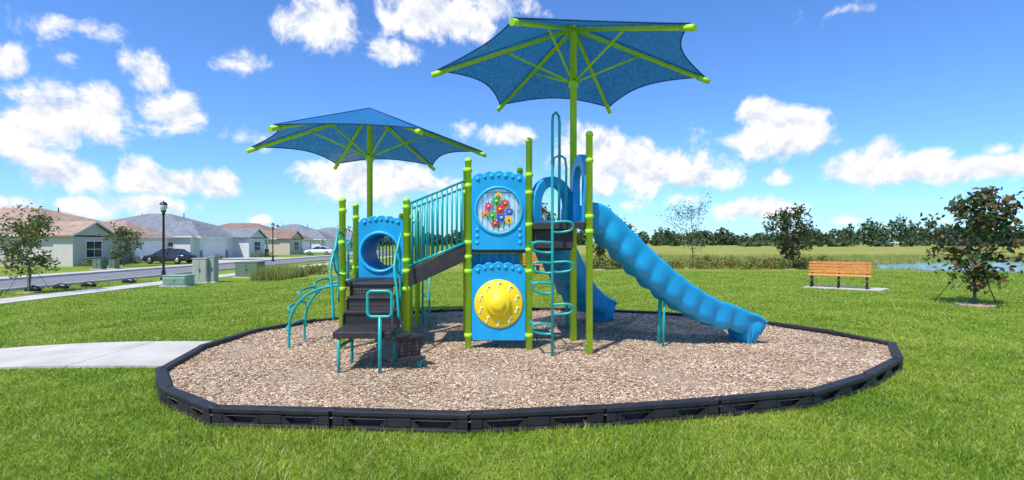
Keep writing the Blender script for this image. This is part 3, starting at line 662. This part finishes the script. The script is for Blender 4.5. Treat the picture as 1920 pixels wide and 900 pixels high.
# ---------------------------------------------------------------- houses
def hip(name,x0,x1,y0,y1,z,h,mat,g,o=.45):
    x0-=o;x1+=o;y0-=o;y1+=o; dx=x1-x0;dy=y1-y0
    if dx>dy: r=[(x0+dy/2,(y0+y1)/2,z+h),(x1-dy/2,(y0+y1)/2,z+h)]
    else: r=[((x0+x1)/2,y0+dx/2,z+h),((x0+x1)/2,y1-dx/2,z+h)]
    vs=[(x0,y0,z),(x1,y0,z),(x1,y1,z),(x0,y1,z)]+r+[(x0,y0,z-.16),(x1,y0,z-.16),(x1,y1,z-.16),(x0,y1,z-.16)]
    if dx>dy: fs=[(0,1,5,4),(1,2,5),(2,3,4,5),(3,0,4)]
    else: fs=[(0,1,4),(1,2,5,4),(2,3,5),(3,0,4,5)]
    mesh(name,vs[:6],fs,mat,g)
    mesh(name+'_fascia',vs[:4]+vs[6:],[(0,4,5,1),(1,5,6,2),(2,6,7,3),(3,7,4,0),(4,7,6,5)],WHITE,g)
def gable(name,x0,x1,y0,y1,z,h,mat,wall,g,o=.35):
    ym=(y0+y1)/2; xb=x0; xf=x1
    vs=[(xb,y0-o,z),(xf+o,y0-o,z),(xf+o,ym,z+h),(xb,ym,z+h),(xf+o,y1+o,z),(xb,y1+o,z)]
    vs+=[(a,b,c-.14) for a,b,c in vs]
    fs=[(0,1,2,3),(3,2,4,5),(6,9,8,7),(9,11,10,8),(0,6,7,1),(5,4,10,11)]
    mesh(name,vs,fs,mat,g); mesh(name+'_barge',[vs[1],vs[2],vs[4],vs[7],vs[8],vs[10]],[(0,3,4,1),(1,4,5,2)],WHITE,g)
    mesh(name+'_wall',[(xf,y0,z-.02),(xf,y1,z-.02),(xf,ym,z+h-.16)],[(0,1,2)],wall,g)
def window_x(x,y0,y1,z0,z1,g,nm='window'):
    box(nm+'_frame',x+.002,x+.05,y0-.1,y1+.1,z0-.1,z1+.1,WHITE,g); box(nm+'_glass',x+.051,x+.06,y0,y1,z0,z1,GLASSW,g)
    box(nm+'_bar',x+.061,x+.075,y0,y1,(z0+z1)/2-.03,(z0+z1)/2+.03,WHITE,g); box(nm+'_mullion',x+.061,x+.073,(y0+y1)/2-.02,(y0+y1)/2+.02,z0,z1,WHITE,g)
def window_y(y,x0,x1,z0,z1,g,nm='side_window'):
    box(nm+'_frame',x0-.1,x1+.1,y-.05,y-.002,z0-.1,z1+.1,WHITE,g); box(nm+'_glass',x0,x1,y-.06,y-.051,z0,z1,GLASSW,g)
    box(nm+'_bar',x0,x1,y-.075,y-.061,(z0+z1)/2-.03,(z0+z1)/2+.03,WHITE,g)
def garage(x,y0,y1,z0,g,mat):
    box('garage_trim',x+.002,x+.04,y0-.15,y1+.15,z0,z0+2.3,WHITE,g)
    for i in range(4): 
        box('garage_door_%d'%i,x+.041,x+.075,y0,y1,z0+.02+i*.53,z0+.53+i*.53-.025,mat,g)
        for j in range(4):
            w=(y1-y0)/4; box('garage_panel_%d_%d'%(i,j),x+.076,x+.088,y0+j*w+.12,y0+(j+1)*w-.12,z0+.12+i*.53,z0+.42+i*.53,mat,g)
def roofmat(nm,c):
    m=pmat(nm,c,.9,.25,1.6,bump=.3,bscale=8); return m
RB=roofmat('shingle_brown',(.38,.255,.185)); RG=roofmat('shingle_grey',(.20,.21,.225)); RB2=roofmat('shingle_umber',(.26,.165,.12))
W1=pmat('stucco_beige',(.60,.54,.46),.9,.05,1); W2=pmat('stucco_white',(.70,.70,.67),.9,.05,1); W3=pmat('stucco_tan',(.58,.48,.36),.9,.05,1)
STONE=pmat('stone_veneer',(.25,.23,.21),.9,.5,4,bump=.6,bscale=12)
def house(y0,y1,xb,xf,wing,gx,roof,wall,ez,rh,gar,gwing=None):
    G=-.5; g=group('suburban_house',((xb+xf)/2,(y0+y1)/2,G))
    box('walls',xb,xf,y0,y1,G-.1,ez,wall,g)
    hip('roof',xb,xf,y0,y1,ez+.16,rh,roof,g)
    wy0,wy1=wing
    box('wing_walls',xf-.5,gx,wy0+.01,wy1,G-.1,ez-.02,wall,g); gable('wing_roof',xf-6,gx,wy0+.01,wy1,ez+.13,(wy1-wy0)*.30,roof,wall,g)
    window_x(gx,(wy0+wy1)/2-.8,(wy0+wy1)/2+.8,G+.8,G+2.2,g)
    window_y(y0,xb+(xf-xb)*.62,xb+(xf-xb)*.62+1.2,G+.9,G+2.1,g); window_y(y0,xb+(xf-xb)*.85,xb+(xf-xb)*.85+.9,G+1.0,G+2.1,g,'side_window_b')
    py=wy1+.2
    for i,yy_ in enumerate((py+.3,py+2.4)):
        box('porch_column_%d'%i,xf+.9,xf+1.35,yy_,yy_+.45,G,G+1.1,STONE,g); box('porch_post_%d'%i,xf+1.0,xf+1.25,yy_+.1,yy_+.35,G+1.101,ez-.17,WHITE,g)
    box('front_door',xf+.002,xf+.06,py+1.1,py+2.05,G+.05,G+2.15,pmat('door_dark',(.06,.035,.025),.5),g)
    hip('porch_roof',xf-1,xf+1.2,py-.1,py+3.0,ez+.0,.75,roof,g,.25)
    g0,g1=gar; gxx=xf+.6
    box('garage_walls',xf-.5,gxx,g0-.6,g1+.6,G-.1,ez-.03,wall,g); hip('garage_roof',xf-7,gxx,g0-.6,g1+.6,ez+.125,rh*.62,roof,g,.4)
    garage(gxx,g0,g1,G,g,WHITE)
    for i,yy_ in enumerate((g0-.62,g1+.17)): box('garage_stone_%d'%i,gxx+.003,gxx+.12,yy_,yy_+.42,G,G+1.1,STONE,g)
    for i in range(3):
        xv=xb+(xf-xb)*(.35+.15*i); tube('roof_vent_%d'%i,[(xv,(y0+y1)/2+.8,ez+rh*.6),(xv,(y0+y1)/2+.8,ez+rh+.25)],.06,IRON,g)
    mesh('driveway',[(gxx+.02,g0-.3,G+.05),(gxx+.02,g1+.3,G+.05),(-28.0,g1+.6,G+.05),(-28.0,g0-.6,G+.05)],[(0,3,2,1)],CONC,g)
house(43,58.5,-60,-41,(43,47.3),-38.5,RB,W1,2.15,2.9,(52.6,57.0))
house(61,78,-60,-40,(70.5,75),-37.8,RG,W2,2.25,3.3,(62.5,67.3))
house(85,99,-60,-41,(85,90),-38.5,RB2,W3,2.2,2.9,(93.5,97.8))
house(105,122,-60,-41,(115,120),-38.5,RG,W2,2.2,3.5,(106.5,111))
house(128,145,-60,-41,(138,143),-38.5,RG,W1,2.2,3.5,(130,134.5))
# ---------------------------------------------------------------- cars
def car(name,x,y,rz,paint):
    g=group(name,(x,y,-.45),rz)
    st=[(-2.35,.42,.62,.70),(-2.28,.25,.80,.80),(-1.9,.22,.92,.88),(-1.2,.20,.96,.90),(0,.20,.94,.91),(1.0,.20,.92,.90),(1.6,.20,.84,.88),(2.1,.24,.72,.82),(2.33,.36,.58,.66)]
    gh=[(-1.75,.92,.70),(-1.05,1.36,.58),(-.3,1.44,.57),(.35,1.40,.57),(1.15,.93,.70)]
    vs=[];fs=[]
    for (xx,zb,zt,w) in st:
        vs+=[(xx,-w*.92,zb),(xx,-w,zb+(zt-zb)*.4),(xx,-w*.97,zb+(zt-zb)*.8),(xx,-w*.82,zt),(xx,w*.82,zt),(xx,w*.97,zb+(zt-zb)*.8),(xx,w,zb+(zt-zb)*.4),(xx,w*.92,zb)]
    m=8
    for i in range(len(st)-1):
        for k in range(m): fs.append((i*m+k,(i+1)*m+k,(i+1)*m+(k+1)%m,i*m+(k+1)%m))
    fs+=[tuple(range(m)),tuple((len(st)-1)*m+k for k in range(m-1,-1,-1))]
    mesh('body',vs,fs,paint,g,True,False)
    vs=[]
    for (xx,z,w) in gh: vs+=[(xx,-w,z),(xx,w,z)]
    base=[(xx,s*.80,gh[0][1]-.02) for xx,_,_ in gh for s in (-1,1)]
    V=vs+base; k=len(vs); f=[]
    for i in range(len(gh)-1):
        a=2*i; f+=[(a,a+2,a+3,a+1),(k+a,k+a+2,a+2,a),(a+1,a+3,k+a+3,k+a+1)]
    f+=[(0,1,k+1,k),(2*len(gh)-2,k+2*len(gh)-2,k+2*len(gh)-1,2*len(gh)-1)]
    mesh('cabin_glass',V,f,GLASSW,g,False,False)
    r=gh[1:-1]; V=[];f=[]
    for (xx,z,w) in r: V+=[(xx,-w-.01,z+.005),(xx,w+.01,z+.005),(xx,-w*.95,z+.035),(xx,w*.95,z+.035)]
    for i in range(len(r)-1): a=4*i; f+=[(a,a+4,a+6,a+2),(a+2,a+6,a+7,a+3),(a+1,a+3,a+7,a+5)]
    mesh('roof_panel',V,f,paint,g,True,False)
    pl=[]
    for s in (-1,1):
        for i in range(len(gh)-1):
            (xa,za,wa),(xb_,zb_,wb)=gh[i],gh[i+1]
            pl.append([(xa,s*(wa+.01),za),(xb_,s*(wb+.01),zb_)])
        xm=(gh[1][0]+gh[-2][0])/2; pl.append([(xm,s*.585,gh[2][1]),(xm,s*.81,gh[0][1])])
    tubes('pillars',pl,.035,paint,g,6,False)
    TY=pmat('tyre',(.015,.015,.015),.85); AL=pmat('alloy',(.5,.5,.52),.3,metal=.8); wr=.33
    for i,xx in enumerate((-1.42,1.4)):
        for s in (-1,1):
            w=.80
            v,f_=tube_geo([(xx,s*(w-.1),wr),(xx,s*(w+.09),wr),(xx,s*(w+.105),wr)],[wr,wr,wr*.9],20); mesh('tyre_%d'%i,v,f_,TY,g,False,False)
            v,f_=tube_geo([(xx,s*(w+.10),wr),(xx,s*(w+.115),wr)],[wr*.62,wr*.55],10); mesh('wheel_%d'%i,v,f_,AL,g,False,False)
    hx=st[-1][0]; zl=(st[-2][1]+st[-2][2])/2+.08
    RL=pmat('tail_lamp',(.4,.01,.01),.3); HL=pmat('head_lamp',(.8,.8,.8),.2)
    for s in (-1,1):
        box('head_lamp',hx-.16,hx-.01,s*.62-.14,s*.62+.14,zl,zl+.10,HL,g,.02,False); box('tail_lamp',-hx+.0,-hx+.10,s*.60-.15,s*.60+.15,zl+.05,zl+.17,RL,g,.02,False)
car('parked_car',-33.9,48.6,math.radians(176),pmat('car_paint_black',(.02,.022,.028),.2,.1,2,spec=.8))
car('parked_car',-32.6,83,math.radians(185),pmat('car_paint_white',(.78,.78,.78),.25,.02,2))
# ---------------------------------------------------------------- sky
w=bpy.data.worlds.new('World'); sc.world=w; w.use_nodes=True; nt=w.node_tree; N=nt.nodes; L=nt.links
bg=N['Background']; bg.inputs['Strength'].default_value=.108
SUN=Vector((-.42,-.62,1.22)).normalized()
sky=N.new('ShaderNodeTexSky'); sky.sky_type='NISHITA'; sky.sun_disc=False; sky.sun_elevation=math.asin(SUN.z); sky.sun_rotation=math.atan2(SUN.x,SUN.y); sky.air_density=1.0; sky.dust_density=.4; sky.ozone_density=2.0
tc=N.new('ShaderNodeTexCoord'); sep=N.new('ShaderNodeSeparateXYZ'); L.new(tc.outputs['Generated'],sep.inputs[0])
def ma(op,a,b=None,c=None):
    q=N.new('ShaderNodeMath'); q.operation=op
    for i,x in enumerate((a,b,c)):
        if x is None: continue
        if isinstance(x,(int,float)): q.inputs[i].default_value=x
        else: L.new(x,q.inputs[i])
    return q.outputs[0]
az=ma('ARCTAN2',sep.outputs[0],sep.outputs[1]); el=ma('ARCSINE',sep.outputs[2])
cb=N.new('ShaderNodeCombineXYZ'); L.new(az,cb.inputs[0]); L.new(el,cb.inputs[1]); Pv=cb.outputs[0]
def vm(op,a,b):
    q=N.new('ShaderNodeVectorMath'); q.operation=op
    for i,x in enumerate((a,b)):
        if x is None: continue
        if isinstance(x,tuple): q.inputs[i].default_value=x
        else: L.new(x,q.inputs[i])
    return q
def noise(vec,s,d,r,dist=0):
    n=N.new('ShaderNodeTexNoise'); n.inputs['Scale'].default_value=s; n.inputs['Detail'].default_value=d; n.inputs['Roughness'].default_value=r; n.inputs['Distortion'].default_value=dist
    L.new(vec,n.inputs['Vector']); return n.outputs['Fac']
clouds=[(110,220,135,58,1),(190,205,60,50,1),(30,250,70,50,1),(325,212,72,40,1),(285,140,52,36,.8),(135,325,82,40,1),(255,330,55,32,1),(335,345,70,26,1),(410,348,42,28,1),
(590,45,78,42,1),(625,20,60,30,.9),(740,100,52,22,1),(820,32,150,40,1),(930,15,60,30,1),(115,45,75,26,.8),(135,105,40,14,.5),(440,120,60,16,.5),(690,338,130,42,1),(640,315,60,30,1),(470,262,60,20,.7),
(950,253,52,18,1),(1195,315,165,50,1),(1115,275,65,38,1),(1310,335,85,22,1),(1460,250,105,48,1),(1420,215,50,32,1),(1610,318,90,34,1),(1650,285,45,22,.9),(1800,318,130,20,1),(1740,298,45,18,1),(1420,392,75,22,1),(1585,412,26,11,1),
(300,385,75,20,.9),(150,385,85,20,.9),(30,388,60,14,.8),(1575,20,60,13,.45),(872,240,24,14,.6),(1465,330,32,17,1),(1290,373,42,13,.8),(8,120,40,28,.8),(860,348,45,16,.9),(1765,412,40,9,.7),(480,412,20,7,.8),(1870,280,20,12,.5),(1180,385,40,10,.6),(-150,200,150,70,1),(2080,260,140,60,1),(2200,120,160,60,1)]
acc=None
for (px,py,rx,ry,s) in clouds:
    u=(px-960)/F; v=(455-py)/F; a=math.atan(u); e=math.atan(v*math.cos(a)); ra=rx/F*math.cos(a)**2*1.05; re=ry/F*math.cos(a)*1.08
    d=vm('LENGTH',vm('MULTIPLY',vm('SUBTRACT',Pv,(a,e,0)).outputs[0],(1/ra,1/re,0)).outputs[0],None).outputs['Value']
    k=.055*s*(.55+.45*min(1,ry/35)); f_=ma('MULTIPLY_ADD',d,-k,k-(.0 if s>.7 else .006))
    acc=f_ if acc is None else ma('MAXIMUM',acc,f_)
n1=noise(Pv,13,9,.62,.25); n2=noise(vm('ADD',Pv,(-.006,.016,0)).outputs[0],13,9,.62,.25)
dens=ma('ADD',acc,ma('MULTIPLY',ma('SUBTRACT',n1,.5),.155))
mr=N.new('ShaderNodeMapRange'); mr.interpolation_type='SMOOTHSTEP'; mr.inputs['From Min'].default_value=-.008; mr.inputs['From Max'].default_value=.026; L.new(dens,mr.inputs['Value'])
shade=ma('MULTIPLY_ADD',ma('SUBTRACT',n1,n2),3.4,.74)
sh=N.new('ShaderNodeMapRange'); sh.inputs['From Min'].default_value=.3; sh.inputs['From Max'].default_value=.85; L.new(shade,sh.inputs['Value'])
cm=N.new('ShaderNodeMix'); cm.data_type='RGBA'; cm.inputs['A'].default_value=(6.2,7.0,8.4,1); cm.inputs['B'].default_value=(9.6,9.6,9.7,1); L.new(sh.outputs['Result'],cm.inputs['Factor'])
tint=N.new('ShaderNodeMix'); tint.data_type='RGBA'; tint.blend_type='MULTIPLY'; tint.inputs['Factor'].default_value=1; tint.inputs['B'].default_value=(.86,1.36,2.05,1); L.new(sky.outputs[0],tint.inputs['A'])
fin=N.new('ShaderNodeMix'); fin.data_type='RGBA'; L.new(mr.outputs['Result'],fin.inputs['Factor']); L.new(tint.outputs['Result'],fin.inputs['A']); L.new(cm.outputs['Result'],fin.inputs['B'])
L.new(fin.outputs['Result'],bg.inputs['Color'])
sl=bpy.data.lights.new('sun','SUN'); sl.energy=5.0; sl.angle=math.radians(.5); sl.color=(1,.96,.89); so=link(bpy.data.objects.new('sun',sl)); so.rotation_euler=(-SUN).to_track_quat('-Z','Y').to_euler(); so.location=(0,-5,20)
cd=bpy.data.cameras.new('camera'); cd.lens=36*F/1920; cd.sensor_width=36; cd.shift_y=5/1920; cd.clip_end=6000; cd.clip_start=.05
co=link(bpy.data.objects.new('camera',cd)); co.location=(0,0,EYE); co.rotation_euler=(pi/2,0,0); sc.camera=co
sc.view_settings.view_transform='Standard'; sc.view_settings.look='None'; sc.view_settings.exposure=0
